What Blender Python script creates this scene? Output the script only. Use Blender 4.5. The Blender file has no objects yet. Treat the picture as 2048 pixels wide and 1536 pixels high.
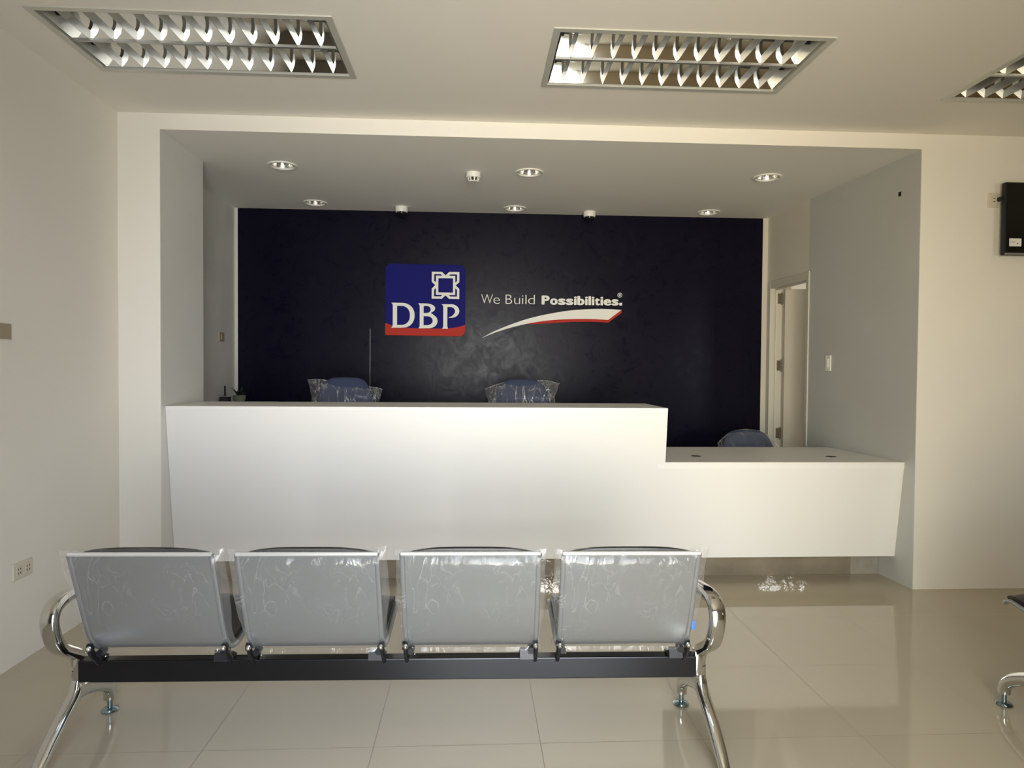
import bpy, bmesh, math, random
from mathutils import Vector, Matrix, noise

random.seed(7)
S = bpy.context.scene
COL = S.collection

# ------------------------------------------------------------------ camera
CAM_H = 1.3575
F_PX, YAW, PITCH, ROLL = 1355.3, 0.0546, -0.0225, -0.0076
cam_data = bpy.data.cameras.new('camera')
cam_data.sensor_width = 36.0
cam_data.lens = 36.0 * F_PX / 2048.0
cam_data.clip_start = 0.05
cam = bpy.data.objects.new('camera', cam_data)
COL.objects.link(cam)
fw = Vector((math.sin(YAW) * math.cos(PITCH), math.cos(YAW) * math.cos(PITCH), math.sin(PITCH)))
rt = Vector((math.cos(YAW), -math.sin(YAW), 0))
up = rt.cross(fw)
c_, s_ = math.cos(ROLL), math.sin(ROLL)
rt2, up2 = c_ * rt - s_ * up, s_ * rt + c_ * up
cam.matrix_world = Matrix(((rt2.x, up2.x, -fw.x, 0), (rt2.y, up2.y, -fw.y, 0),
                           (rt2.z, up2.z, -fw.z, CAM_H), (0, 0, 0, 1)))
S.camera = cam

# ------------------------------------------------------------------ daylight and exposure
W = bpy.data.worlds.new('sky')
S.world = W
W.use_nodes = True
nt = W.node_tree
nt.nodes.clear()
wo = nt.nodes.new('ShaderNodeOutputWorld')
bg = nt.nodes.new('ShaderNodeBackground')
tc = nt.nodes.new('ShaderNodeTexCoord')
sx = nt.nodes.new('ShaderNodeSeparateXYZ')
cr = nt.nodes.new('ShaderNodeValToRGB')
mp = nt.nodes.new('ShaderNodeMapRange')
mp.inputs[1].default_value = -1.0
mp.inputs[2].default_value = 1.0
nt.links.new(tc.outputs['Generated'], sx.inputs[0])
nt.links.new(sx.outputs['Z'], mp.inputs[0])
nt.links.new(mp.outputs[0], cr.inputs[0])
# by height: sunlit paving, dimmed near the door to steer the light, hazy sky above
cr.color_ramp.elements[0].position = 0.14
cr.color_ramp.elements[0].color = (0.34, 0.32, 0.28, 1)
cr.color_ramp.elements[1].position = 1.0
cr.color_ramp.elements[1].color = (0.45, 0.55, 0.72, 1)
for pos, col in ((0.30, (0.60, 0.57, 0.51)), (0.40, (1.15, 1.10, 0.99)), (0.478, (1.35, 1.30, 1.18)), (0.515, (1.05, 1.10, 1.14)), (0.70, (0.74, 0.83, 0.97))):
    e_ = cr.color_ramp.elements.new(pos)
    e_.color = (*col, 1)
# by direction: sky darkened to either side so the light peaks at the counter centre
ax_ = nt.nodes.new('ShaderNodeMath')
ax_.operation = 'ARCTAN2'
ny_ = nt.nodes.new('ShaderNodeMath')
ny_.operation = 'MULTIPLY'
ny_.inputs[1].default_value = -1.0
nt.links.new(sx.outputs['Y'], ny_.inputs[0])
nt.links.new(sx.outputs['X'], ax_.inputs[0])
nt.links.new(ny_.outputs[0], ax_.inputs[1])
ab_ = nt.nodes.new('ShaderNodeMath')
ab_.operation = 'ABSOLUTE'
sh_ = nt.nodes.new('ShaderNodeMath')
sh_.operation = 'ADD'
sh_.inputs[1].default_value = 0.04
nt.links.new(ax_.outputs[0], sh_.inputs[0])
nt.links.new(sh_.outputs[0], ab_.inputs[0])
az_ = nt.nodes.new('ShaderNodeMapRange')
az_.interpolation_type = 'SMOOTHSTEP'
az_.inputs[1].default_value, az_.inputs[2].default_value = 0.12, 0.75
az_.inputs[3].default_value, az_.inputs[4].default_value = 1.0, 0.20
nt.links.new(ab_.outputs[0], az_.inputs[0])
mxw = nt.nodes.new('ShaderNodeMix')
mxw.data_type = 'RGBA'
mxw.blend_type = 'MULTIPLY'
mxw.inputs[0].default_value = 1.0
nt.links.new(cr.outputs[0], mxw.inputs[6])
nt.links.new(az_.outputs[0], mxw.inputs[7])
tn_ = nt.nodes.new('ShaderNodeMapRange')
tn_.inputs[1].default_value, tn_.inputs[2].default_value = -0.50, 0.45
nt.links.new(ax_.outputs[0], tn_.inputs[0])
tc_ = nt.nodes.new('ShaderNodeMix')
tc_.data_type = 'RGBA'
nt.links.new(tn_.outputs[0], tc_.inputs[0])
tc_.inputs[6].default_value = (1.10, 1.00, 0.80, 1)      # warm tint added to light reaching the right wall
tc_.inputs[7].default_value = (0.97, 1.02, 1.12, 1)      # cooler tint added on the other side
mxt = nt.nodes.new('ShaderNodeMix')
mxt.data_type = 'RGBA'
mxt.blend_type = 'MULTIPLY'
mxt.inputs[0].default_value = 1.0
nt.links.new(mxw.outputs[2], mxt.inputs[6])
nt.links.new(tc_.outputs[2], mxt.inputs[7])
nt.links.new(mxt.outputs[2], bg.inputs[0])
bg.inputs[1].default_value = 22.0
nt.links.new(bg.outputs[0], wo.inputs[0])

S.view_settings.view_transform = 'Standard'
S.view_settings.look = 'None'
S.view_settings.gamma = 1.0
S.view_settings.use_curve_mapping = False
S.view_settings.exposure = 0.0
S.cycles.max_bounces = 14
S.cycles.diffuse_bounces = 8
S.cycles.glossy_bounces = 8
S.cycles.transmission_bounces = 8
S.cycles.transparent_max_bounces = 24
S.cycles.caustics_reflective = False
S.cycles.caustics_refractive = False

# the glazed shop front behind the camera: sky light comes in through it
WX0, WX1, WZ1, WY = -0.62, 1.20, 2.40, -0.70


def area_light(name, loc, rot, sx_, sy_, power, color=(1, 1, 1), portal=False):
    l = bpy.data.lights.new(name, 'AREA')
    l.shape = 'RECTANGLE'
    l.size, l.size_y = sx_, sy_
    l.energy = power
    l.color = color
    if portal:
        l.cycles.is_portal = True
    o = bpy.data.objects.new(name, l)
    o.location = loc
    o.rotation_euler = rot
    COL.objects.link(o)
    return o


area_light('daylight_portal', ((WX0 + WX1) / 2, WY - 0.06, WZ1 / 2), (math.radians(90), 0, 0),
           WX1 - WX0, WZ1, 1.0, portal=True)
SX0, SX1, SZ0, SZ1 = 4.15, 4.60, 1.05, 1.85          # second, smaller window farther along the shop front
area_light('side_window_portal', ((SX0 + SX1) / 2, WY - 0.06, (SZ0 + SZ1) / 2), (math.radians(90), 0, 0),
           SX1 - SX0, SZ1 - SZ0, 1.0, portal=True)
# window daylight in the room beyond the open door
area_light('side_room_daylight', (4.6, 6.4, 1.5), (0, math.radians(90), 0), 1.4, 1.2, 17.0, (1, 0.98, 0.94))

# ------------------------------------------------------------------ materials
def new_mat(name):
    m = bpy.data.materials.new(name)
    m.use_nodes = True
    return m, m.node_tree, m.node_tree.nodes['Principled BSDF']


def pbr(name, col, rough=0.5, metal=0.0, spec=0.5, coat=0.0, bump=0.0, bscale=60.0, var=0.0, vscale=3.0, rvar=0.0):
    m, t, b = new_mat(name)
    b.inputs['Base Color'].default_value = (*col, 1)
    b.inputs['Roughness'].default_value = rough
    b.inputs['Metallic'].default_value = metal
    b.inputs['Specular IOR Level'].default_value = spec
    b.inputs['Coat Weight'].default_value = coat
    if bump or var or rvar:
        co = t.nodes.new('ShaderNodeTexCoord')
    if bump:
        n = t.nodes.new('ShaderNodeTexNoise')
        n.inputs['Scale'].default_value = bscale
        n.inputs['Detail'].default_value = 4
        t.links.new(co.outputs['Object'], n.inputs['Vector'])
        bp = t.nodes.new('ShaderNodeBump')
        bp.inputs['Strength'].default_value = bump
        bp.inputs['Distance'].default_value = 0.01
        t.links.new(n.outputs['Fac'], bp.inputs['Height'])
        t.links.new(bp.outputs[0], b.inputs['Normal'])
    if var or rvar:
        n2 = t.nodes.new('ShaderNodeTexNoise')
        n2.inputs['Scale'].default_value = vscale
        n2.inputs['Detail'].default_value = 5
        t.links.new(co.outputs['Object'], n2.inputs['Vector'])
    if var:
        mr = t.nodes.new('ShaderNodeMapRange')
        mr.inputs[1].default_value, mr.inputs[2].default_value = 0.3, 0.7
        mr.inputs[3].default_value, mr.inputs[4].default_value = 1 - var, 1 + var
        t.links.new(n2.outputs['Fac'], mr.inputs[0])
        mx = t.nodes.new('ShaderNodeMix')
        mx.data_type = 'RGBA'
        mx.blend_type = 'MULTIPLY'
        mx.inputs[0].default_value = 1.0
        mx.inputs[6].default_value = (*col, 1)
        t.links.new(mr.outputs[0], mx.inputs[7])
        t.links.new(mx.outputs[2], b.inputs['Base Color'])
    if rvar:
        mr2 = t.nodes.new('ShaderNodeMapRange')
        mr2.inputs[1].default_value, mr2.inputs[2].default_value = 0.3, 0.7
        mr2.inputs[3].default_value, mr2.inputs[4].default_value = rough - rvar, rough + rvar
        t.links.new(n2.outputs['Fac'], mr2.inputs[0])
        t.links.new(mr2.outputs[0], b.inputs['Roughness'])
    return m


M = {}
M['paint'] = pbr('cream_wall_paint', (0.80, 0.77, 0.70), 0.55, bump=0.05, bscale=90, var=0.015, vscale=1.5)
M['ceil'] = pbr('ceiling_paint', (0.82, 0.79, 0.725), 0.7, bump=0.03, bscale=120)
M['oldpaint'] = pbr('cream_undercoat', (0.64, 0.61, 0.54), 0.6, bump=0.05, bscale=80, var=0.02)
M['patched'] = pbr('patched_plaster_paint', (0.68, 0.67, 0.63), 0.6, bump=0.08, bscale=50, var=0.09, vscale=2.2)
M['nceil'] = pbr('niche_ceiling_paint', (0.84, 0.83, 0.775), 0.7, bump=0.03, bscale=120)  # niche paint lightened in colour to make up for missing light
M['greydimmed'] = pbr('grey_niche_paint_dimmed', (0.49, 0.50, 0.485), 0.6, bump=0.06, bscale=70, var=0.03, vscale=2.0)  # niche paint greyed, darkness put into its colour to dim the right reveal
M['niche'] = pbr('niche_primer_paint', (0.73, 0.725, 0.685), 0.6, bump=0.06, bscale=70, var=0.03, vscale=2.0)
M['laminate'] = pbr('white_laminate', (0.84, 0.83, 0.80), 0.32, var=0.005)
M['dark'] = pbr('dark_unseen_wall', (0.13, 0.11, 0.09), 0.6)  # unseen wall: its dark colour stands in for being unlit
M['tan'] = pbr('tan_wall_paint', (0.52, 0.42, 0.27), 0.6)  # unseen walls given tan to warm and lower the bounced light
M['white'] = pbr('white_plastic', (0.80, 0.79, 0.73), 0.35)
M['beigeplate'] = pbr('beige_plate_plastic', (0.66, 0.61, 0.50), 0.35)
M['tanplate'] = pbr('tan_plate_plastic', (0.36, 0.30, 0.21), 0.4)
M['chrome'] = pbr('chrome', (0.80, 0.80, 0.79), 0.07, metal=1.0)
M['cast'] = pbr('polished_cast_aluminium', (0.66, 0.66, 0.64), 0.11, metal=1.0, bump=0.015, bscale=25)
M['zinc'] = pbr('zinc_glide', (0.30, 0.40, 0.44), 0.22, metal=1.0)
M['mirror'] = pbr('mirror_reflector', (0.86, 0.86, 0.84), 0.06, metal=1.0, bump=0.03, bscale=9)
M['alu'] = pbr('satin_aluminium', (0.50, 0.50, 0.475), 0.32, metal=0.75)
M['troffer'] = pbr('white_steel_frame', (0.60, 0.60, 0.54), 0.35, metal=0.25)
M['black'] = pbr('black_enamel', (0.011, 0.011, 0.012), 0.38, spec=0.3)
M['beam'] = pbr('black_powder_coat', (0.004, 0.004, 0.005), 0.27, spec=0.42, bump=0.02, bscale=300)
M['rubber'] = pbr('black_rubber', (0.01, 0.01, 0.01), 0.6)
M['pad'] = pbr('black_leatherette', (0.016, 0.015, 0.015), 0.42, bump=0.1, bscale=160)
M['pan'] = pbr('silver_painted_steel', (0.36, 0.38, 0.395), 0.34, metal=0.85)
M['blue'] = pbr('blue_fabric', (0.040, 0.053, 0.105), 0.85, bump=0.2, bscale=400)
M['bluetag'] = pbr('bright_blue_plastic', (0.03, 0.16, 0.75), 0.35)
M['screen'] = pbr('black_screen', (0.006, 0.007, 0.005), 0.12, spec=0.4)
M['door'] = pbr('door_paint', (0.46, 0.43, 0.37), 0.45, var=0.02)
M['trimw'] = pbr('trim_paint', (0.58, 0.56, 0.49), 0.4)
M['brass'] = pbr('aged_brass_hinge', (0.20, 0.17, 0.12), 0.4, metal=0.8)
M['kick'] = pbr('film_covered_kickboard', (0.46, 0.41, 0.325), 0.06, metal=0.6, bump=0.55, bscale=6, var=0.15, vscale=6)
M['cement'] = pbr('bare_cement', (0.30, 0.28, 0.24), 0.7, bump=0.3, bscale=40, var=0.12, vscale=14)
M['concrete'] = pbr('outside_paving', (0.45, 0.43, 0.38), 0.9)
M['top'] = pbr('matt_white_worktop', (0.84, 0.83, 0.80), 0.45, spec=0.3)
M['fluted'] = pbr('fluted_reflector', (0.80, 0.78, 0.74), 0.22, metal=1.0, bump=0.2, bscale=60)
M['railm'] = pbr('silver_edge_highlight', (0.82, 0.83, 0.83), 0.25, metal=0.7)  # brighter pan silver: painted highlight of the top edge
M['steel'] = pbr('grey_steel', (0.10, 0.10, 0.095), 0.5, metal=0.5)
M['signblue'] = pbr('sign_blue', (0.010, 0.010, 0.135), 0.55, spec=0.06)
M['signred'] = pbr('sign_red', (0.43, 0.038, 0.028), 0.55, spec=0.06)
M['signwhite'] = pbr('sign_white', (0.78, 0.78, 0.73), 0.55, spec=0.06)
M['hole'] = pbr('dark_recess', (0.008, 0.008, 0.007), 0.8)
M['leaf'] = pbr('dark_green_leaf', (0.012, 0.022, 0.010), 0.45)
M['glassy'] = pbr('smoked_dome', (0.008, 0.008, 0.010), 0.05)
M['lampglass'] = pbr('frosted_lamp', (0.80, 0.78, 0.72), 0.25)


def navy_mat():
    m, t, b = new_mat('navy_semi_gloss_paint')
    co = t.nodes.new('ShaderNodeTexCoord')
    n = t.nodes.new('ShaderNodeTexNoise')
    n.inputs['Scale'].default_value = 9
    n.inputs['Detail'].default_value = 8
    n.inputs['Roughness'].default_value = 0.65
    n.inputs['Distortion'].default_value = 1.2
    t.links.new(co.outputs['Object'], n.inputs['Vector'])
    mr = t.nodes.new('ShaderNodeMapRange')
    mr.inputs[1].default_value, mr.inputs[2].default_value = 0.3, 0.7
    mr.inputs[3].default_value, mr.inputs[4].default_value = 0.23, 0.38
    t.links.new(n.outputs['Fac'], mr.inputs[0])
    t.links.new(mr.outputs[0], b.inputs['Roughness'])
    b.inputs['Base Color'].default_value = (0.0045, 0.004, 0.0125, 1)
    b.inputs['Specular IOR Level'].default_value = 0.11
    bp = t.nodes.new('ShaderNodeBump')
    bp.inputs['Strength'].default_value = 0.10
    bp.inputs['Distance'].default_value = 0.01
    t.links.new(n.outputs['Fac'], bp.inputs['Height'])
    t.links.new(bp.outputs[0], b.inputs['Normal'])
    return m


M['navy'] = navy_mat()


def floor_mat():
    m, t, b = new_mat('polished_beige_tiles')
    N, L = t.nodes, t.links
    co = N.new('ShaderNodeTexCoord')
    sp = N.new('ShaderNodeSeparateXYZ')
    L.new(co.outputs['Object'], sp.inputs[0])

    def math_(op, a, bb=None):
        n = N.new('ShaderNodeMath')
        n.operation = op
        for i, v in enumerate((a, bb)):
            if v is None:
                continue
            if hasattr(v, 'links'):
                L.new(v, n.inputs[i])
            else:
                n.inputs[i].default_value = v
        return n.outputs[0]
    es, ids = [], []
    for ax, off in (('X', -0.3545), ('Y', 2.4185)):
        v = math_('DIVIDE', math_('SUBTRACT', sp.outputs[ax], off), 0.6)
        fr = math_('FRACT', v)
        ids.append(math_('FLOOR', v))
        es.append(math_('MINIMUM', fr, math_('SUBTRACT', 1.0, fr)))
    e = math_('MINIMUM', es[0], es[1])
    g = math_('LESS_THAN', e, 0.0023)
    wn = N.new('ShaderNodeTexWhiteNoise')
    wn.noise_dimensions = '2D'
    cb = N.new('ShaderNodeCombineXYZ')
    L.new(ids[0], cb.inputs[0])
    L.new(ids[1], cb.inputs[1])
    L.new(cb.outputs[0], wn.inputs['Vector'])
    nz = N.new('ShaderNodeTexNoise')
    nz.inputs['Scale'].default_value = 5
    nz.inputs['Detail'].default_value = 6
    L.new(co.outputs['Object'], nz.inputs['Vector'])
    tv = math_('ADD', math_('MULTIPLY', wn.outputs['Value'], 0.03), math_('MULTIPLY', nz.outputs['Fac'], 0.03))
    val = math_('ADD', tv, 0.97)
    mx = N.new('ShaderNodeMix')
    mx.data_type = 'RGBA'
    mx.blend_type = 'MULTIPLY'
    mx.inputs[0].default_value = 1
    mx.inputs[6].default_value = (0.475, 0.42, 0.318, 1)
    L.new(val, mx.inputs[7])
    mg = N.new('ShaderNodeMix')
    mg.data_type = 'RGBA'
    L.new(g, mg.inputs[0])
    L.new(mx.outputs[2], mg.inputs[6])
    mg.inputs[7].default_value = (0.27, 0.235, 0.175, 1)
    L.new(mg.outputs[2], b.inputs['Base Color'])
    b.inputs['Roughness'].default_value = 0.07
    b.inputs['Specular IOR Level'].default_value = 0.55
    r = math_('ADD', math_('MULTIPLY', g, 0.3), 0.06)
    L.new(r, b.inputs['Roughness'])
    return m


M['floor'] = floor_mat()


def film_mat(name='clear_plastic_film', haze=0.06, streak=0.30, scale=14.0, bumps=0.5, crease=0.014, mask=0.43, stretch=(1.0, 0.8, 0.45), rot=(0.3, 0.5, 0.4)):
    """thin crinkled polythene: see-through, faintly milky, with highlights painted along its creases"""
    m, t, b = new_mat(name)
    N, L = t.nodes, t.links
    N.remove(b)
    out = N['Material Output']
    co = N.new('ShaderNodeTexCoord')
    mpn = N.new('ShaderNodeMapping')
    mpn.inputs['Rotation'].default_value = rot
    mpn.inputs['Scale'].default_value = stretch
    L.new(co.outputs['Object'], mpn.inputs[0])
    n1 = N.new('ShaderNodeTexNoise')
    n1.inputs['Scale'].default_value = scale
    n1.inputs['Detail'].default_value = 5
    n1.inputs['Distortion'].default_value = 1.0
    L.new(mpn.outputs[0], n1.inputs['Vector'])
    # creases: thin lines where the noise crosses its middle, painted as pale highlights
    ab = N.new('ShaderNodeMath')
    ab.operation = 'SUBTRACT'
    ab.inputs[1].default_value = 0.5
    L.new(n1.outputs['Fac'], ab.inputs[0])
    ab2 = N.new('ShaderNodeMath')
    ab2.operation = 'ABSOLUTE'
    L.new(ab.outputs[0], ab2.inputs[0])
    cre = N.new('ShaderNodeMapRange')
    cre.inputs[1].default_value, cre.inputs[2].default_value = 0.0, crease
    cre.inputs[3].default_value, cre.inputs[4].default_value = 1.0, 0.0
    L.new(ab2.outputs[0], cre.inputs[0])
    n2 = N.new('ShaderNodeTexNoise')
    n2.inputs['Scale'].default_value = 3.2
    L.new(co.outputs['Object'], n2.inputs['Vector'])
    msk = N.new('ShaderNodeMapRange')
    msk.inputs[1].default_value, msk.inputs[2].default_value = mask, mask + 0.18
    L.new(n2.outputs['Fac'], msk.inputs[0])
    mm = N.new('ShaderNodeMath')
    mm.operation = 'MULTIPLY'
    L.new(cre.outputs[0], mm.inputs[0])
    L.new(msk.outputs[0], mm.inputs[1])
    fa = N.new('ShaderNodeMath')
    fa.operation = 'MULTIPLY_ADD'
    L.new(mm.outputs[0], fa.inputs[0])
    fa.inputs[1].default_value = streak
    lw = N.new('ShaderNodeLayerWeight')
    lw.inputs['Blend'].default_value = 0.35
    lf = N.new('ShaderNodeMath')
    lf.operation = 'MULTIPLY_ADD'
    L.new(lw.outputs['Facing'], lf.inputs[0])
    lf.inputs[1].default_value = 0.22
    lf.inputs[2].default_value = haze
    L.new(lf.outputs[0], fa.inputs[2])
    bp = N.new('ShaderNodeBump')
    bp.inputs['Strength'].default_value = bumps
    bp.inputs['Distance'].default_value = 0.02
    L.new(n1.outputs['Fac'], bp.inputs['Height'])
    gl = N.new('ShaderNodeBsdfGlossy')
    gl.inputs['Roughness'].default_value = 0.16
    gl.inputs['Color'].default_value = (0.95, 0.96, 0.97, 1)
    L.new(bp.outputs[0], gl.inputs['Normal'])
    df = N.new('ShaderNodeBsdfDiffuse')
    df.inputs['Color'].default_value = (0.86, 0.87, 0.87, 1)
    tl = N.new('ShaderNodeBsdfTranslucent')
    tl.inputs['Color'].default_value = (0.86, 0.87, 0.87, 1)
    m1 = N.new('ShaderNodeMixShader')
    m1.inputs[0].default_value = 0.5
    L.new(df.outputs[0], m1.inputs[1])
    L.new(tl.outputs[0], m1.inputs[2])
    m2 = N.new('ShaderNodeMixShader')
    m2.inputs[0].default_value = 0.35
    L.new(m1.outputs[0], m2.inputs[1])
    L.new(gl.outputs[0], m2.inputs[2])
    tr = N.new('ShaderNodeBsdfTransparent')
    m3 = N.new('ShaderNodeMixShader')
    L.new(fa.outputs[0], m3.inputs[0])
    L.new(tr.outputs[0], m3.inputs[1])
    L.new(m2.outputs[0], m3.inputs[2])
    L.new(m3.outputs[0], out.inputs['Surface'])
    return m


M['film'] = film_mat()
M['chairfilm'] = film_mat('clear_chair_wrap', 0.07, 0.75, 8.0, 1.0, crease=0.028, mask=0.40, stretch=(2.4, 1.0, 0.55), rot=(0.0, 0.75, 0.0))


M['edge_glint'] = film_mat('film_edge_glint', 0.35, 0.4, 30.0, 0.8)  # milky film for the bright line painted on the wrap's top edge

# ------------------------------------------------------------------ mesh helpers
class MB:
    def __init__(self):
        self.v, self.f = [], []

    def add(self, verts, faces):
        o = len(self.v)
        self.v += [tuple(p) for p in verts]
        self.f += [tuple(i + o for i in f) for f in faces]
        return self

    def box(self, x0, y0, z0, x1, y1, z1):
        return self.add([(x0, y0, z0), (x1, y0, z0), (x1, y1, z0), (x0, y1, z0), (x0, y0, z1), (x1, y0, z1), (x1, y1, z1), (x0, y1, z1)],
                        [(0, 3, 2, 1), (4, 5, 6, 7), (0, 1, 5, 4), (1, 2, 6, 5), (2, 3, 7, 6), (3, 0, 4, 7)])

    def prism(self, poly, a, b, axis):
        """poly in the two axes other than axis (kept in xyz order), swept from a to b"""
        def p3(p, t):
            q = list(p)
            q.insert(axis, t)
            return q
        n = len(poly)
        vs = [p3(p, a) for p in poly] + [p3(p, b) for p in poly]
        fs = [tuple(range(n))[::-1], tuple(range(n, 2 * n))] + [(i, (i + 1) % n, n + (i + 1) % n, n + i) for i in range(n)]
        return self.add(vs, fs)

    def grid(self, rows, close_u=False, close_v=False):
        nr, nc = len(rows), len(rows[0])
        fs = []
        for i in range(nr - 1 + (1 if close_v else 0)):
            for j in range(nc - 1 + (1 if close_u else 0)):
                fs.append((i * nc + j, i * nc + (j + 1) % nc, ((i + 1) % nr) * nc + (j + 1) % nc, ((i + 1) % nr) * nc + j))
        return self.add([p for r in rows for p in r], fs)

    def tube(self, path, radii, n=14, up=(1, 0, 0), power=2.0, caps=True):
        """radii: per point (a along 'up', b across) or number"""
        P = [Vector(p) for p in path]
        rows = []
        upv = Vector(up)
        for i, p in enumerate(P):
            t = (P[min(i + 1, len(P) - 1)] - P[max(i - 1, 0)]).normalized()
            u_ = (upv - upv.dot(t) * t).normalized()
            w_ = t.cross(u_)
            r = radii[i] if isinstance(radii, list) else radii
            a, b = r if isinstance(r, (tuple, list)) else (r, r)
            ring = []
            for k in range(n):
                th = 2 * math.pi * k / n
                c, s = math.cos(th), math.sin(th)
                c = math.copysign(abs(c) ** (2 / power), c)
                s = math.copysign(abs(s) ** (2 / power), s)
                ring.append(p + u_ * a * c + w_ * b * s)
            rows.append(ring)
        base = len(self.v)
        self.grid(rows, close_u=True)
        if caps:
            self.f.append(tuple(base + k for k in range(n))[::-1])
            self.f.append(tuple(base + (len(P) - 1) * n + k for k in range(n)))
        return self

    def lathe(self, prof, n=32, c=(0, 0, 0), caps=(False, False)):
        rows = [[(c[0] + r * math.cos(2 * math.pi * k / n), c[1] + r * math.sin(2 * math.pi * k / n), c[2] + z) for k in range(n)] for r, z in prof]
        base = len(self.v)
        self.grid(rows, close_u=True)
        if caps[0]:
            self.f.append(tuple(base + k for k in range(n))[::-1])
        if caps[1]:
            self.f.append(tuple(base + (len(prof) - 1) * n + k for k in range(n)))
        return self

    def xform(self, m):
        self.v = [tuple(m @ Vector(p)) for p in self.v]
        return self

    def build(self, name, mat, parent=None, smooth=None, bevel=0.0, seg=2, weld=False, **props):
        me = bpy.data.meshes.new(name)
        me.from_pydata(self.v, [], self.f)
        bm = bmesh.new()
        bm.from_mesh(me)
        if weld:
            bmesh.ops.remove_doubles(bm, verts=bm.verts, dist=1e-5)
        bmesh.ops.recalc_face_normals(bm, faces=bm.faces)
        if bevel:
            es = [e for e in bm.edges if len(e.link_faces) == 2 and e.calc_face_angle(0) > 0.5]
            bmesh.ops.bevel(bm, geom=es, offset=bevel, segments=seg, profile=0.5, affect='EDGES')
        bm.to_mesh(me)
        bm.free()
        if smooth is not None:
            me.polygons.foreach_set('use_smooth', [True] * len(me.polygons))
            me.set_sharp_from_angle(angle=math.radians(smooth))
        me.materials.append(mat)
        o = bpy.data.objects.new(name, me)
        COL.objects.link(o)
        if parent:
            o.parent = parent
        for k, v in props.items():
            o[k] = v
        return o


def thing(name, label, cat, loc=(0, 0, 0), rotz=0.0, group=None):
    o = bpy.data.objects.new(name, None)
    o.empty_display_size = 0.1
    o.location = loc
    o.rotation_euler = (0, 0, rotz)
    COL.objects.link(o)
    o['label'] = label
    o['category'] = cat
    if group:
        o['group'] = group
    return o


def struct(mb, name, mat, parent=None, **kw):
    o = mb.build(name, mat, parent, **kw)
    o['kind'] = 'structure'
    return o


def copy_tree(o, parent=None, label=None):
    c = o.copy()
    COL.objects.link(c)
    if parent:
        c.parent = parent
    if label:
        c['label'] = label
    for ch in list(o.children):
        copy_tree(ch, c)
    return c


def smooth_path(pts, n=6):
    """Catmull-Rom through pts (any dimension)"""
    out = []
    P = [pts[0]] + list(pts) + [pts[-1]]
    for i in range(1, len(P) - 2):
        for k in range(n):
            t = k / n
            out.append(tuple(0.5 * (2 * b + (c - a) * t + (2 * a - 5 * b + 4 * c - d) * t * t + (3 * b - a - 3 * c + d) * t ** 3)
                             for a, b, c, d in zip(P[i - 1], P[i], P[i + 1], P[i + 2])))
    out.append(tuple(pts[-1]))
    return out


def plate_with_holes(x0, y0, x1, y1, z, holes, up=0.3):
    """a slab whose underside at z is cut by rectangular holes (x0,y0,x1,y1)"""
    mb = MB()
    xs = sorted({x0, x1} | {h[0] for h in holes} | {h[2] for h in holes})
    ys = sorted({y0, y1} | {h[1] for h in holes} | {h[3] for h in holes})
    for i in range(len(xs) - 1):
        for j in range(len(ys) - 1):
            cx, cy = (xs[i] + xs[i + 1]) / 2, (ys[j] + ys[j + 1]) / 2
            if any(h[0] < cx < h[2] and h[1] < cy < h[3] for h in holes):
                continue
            mb.add([(xs[i], ys[j], z), (xs[i + 1], ys[j], z), (xs[i + 1], ys[j + 1], z), (xs[i], ys[j + 1], z)], [(0, 3, 2, 1)])
    mb.add([(x0, y0, z + up), (x1, y0, z + up), (x1, y1, z + up), (x0, y1, z + up)], [(0, 1, 2, 3)])
    for h in holes:
        mb.add([(h[0], h[1], z), (h[2], h[1], z), (h[2], h[3], z), (h[0], h[3], z), (h[0], h[1], z + up), (h[2], h[1], z + up), (h[2], h[3], z + up), (h[0], h[3], z + up)],
               [(0, 1, 5, 4), (1, 2, 6, 5), (2, 3, 7, 6), (3, 0, 4, 7)])
    return mb


# ------------------------------------------------------------------ the setting
XL, XR, D, ZC, ZT, B = -2.068, 6.2, 4.057, 2.82, 2.727, 6.0
OL, OR_ = -1.832, 2.737           # opening in the front wall
J1, J2 = 4.68, 5.29               # depth of the left and the right jamb
NL, NR = -2.08, 2.628             # inner side walls of the niche at the back wall
LOW = -0.12

struct(MB().box(XL - 0.2, WY - 0.2, LOW, XR, 8.0, 0.0), 'floor', M['floor'])
struct(MB().box(XL - 0.2, WY - 0.2, 0, XL, D, ZC + 0.3), 'wall_left', M['paint'])
struct(MB().box(XR, WY - 0.2, 0, XR + 0.2, 8.0, ZC + 0.3), 'wall_right', M['tan'])

# front wall: left pier, beam over the opening, right pier with a slightly splayed reveal
RB = 2.659                        # right reveal at its far end
fwall = MB()
fwall.box(XL - 0.2, D, 0, OL, J1, ZC + 0.3)
fwall.box(OL, D, ZT, OR_, D + 0.004, ZC + 0.3)
fwall.box(OL, D + 0.004, ZT + 0.31, OR_, D + 0.25, ZC + 0.31)
fwall.prism([(OR_, D), (XR, D), (XR, J2), (RB, J2)], 0, ZC + 0.3, 2)
struct(fwall, 'wall_front', M['paint'])
# reveals and niche
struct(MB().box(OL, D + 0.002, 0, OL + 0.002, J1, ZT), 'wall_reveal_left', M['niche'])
struct(MB().prism([(OR_ - 0.002, D + 0.002), (OR_ + 0.002, D + 0.002), (RB + 0.002, J2), (RB - 0.002, J2)], 0, ZT, 2), 'wall_reveal_right', M['greydimmed'])
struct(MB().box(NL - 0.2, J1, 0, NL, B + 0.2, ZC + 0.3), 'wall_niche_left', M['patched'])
struct(MB().box(NL - 0.2, B, 0, 2.85, B + 0.2, ZC + 0.3), 'wall_back', M['oldpaint'])

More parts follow.
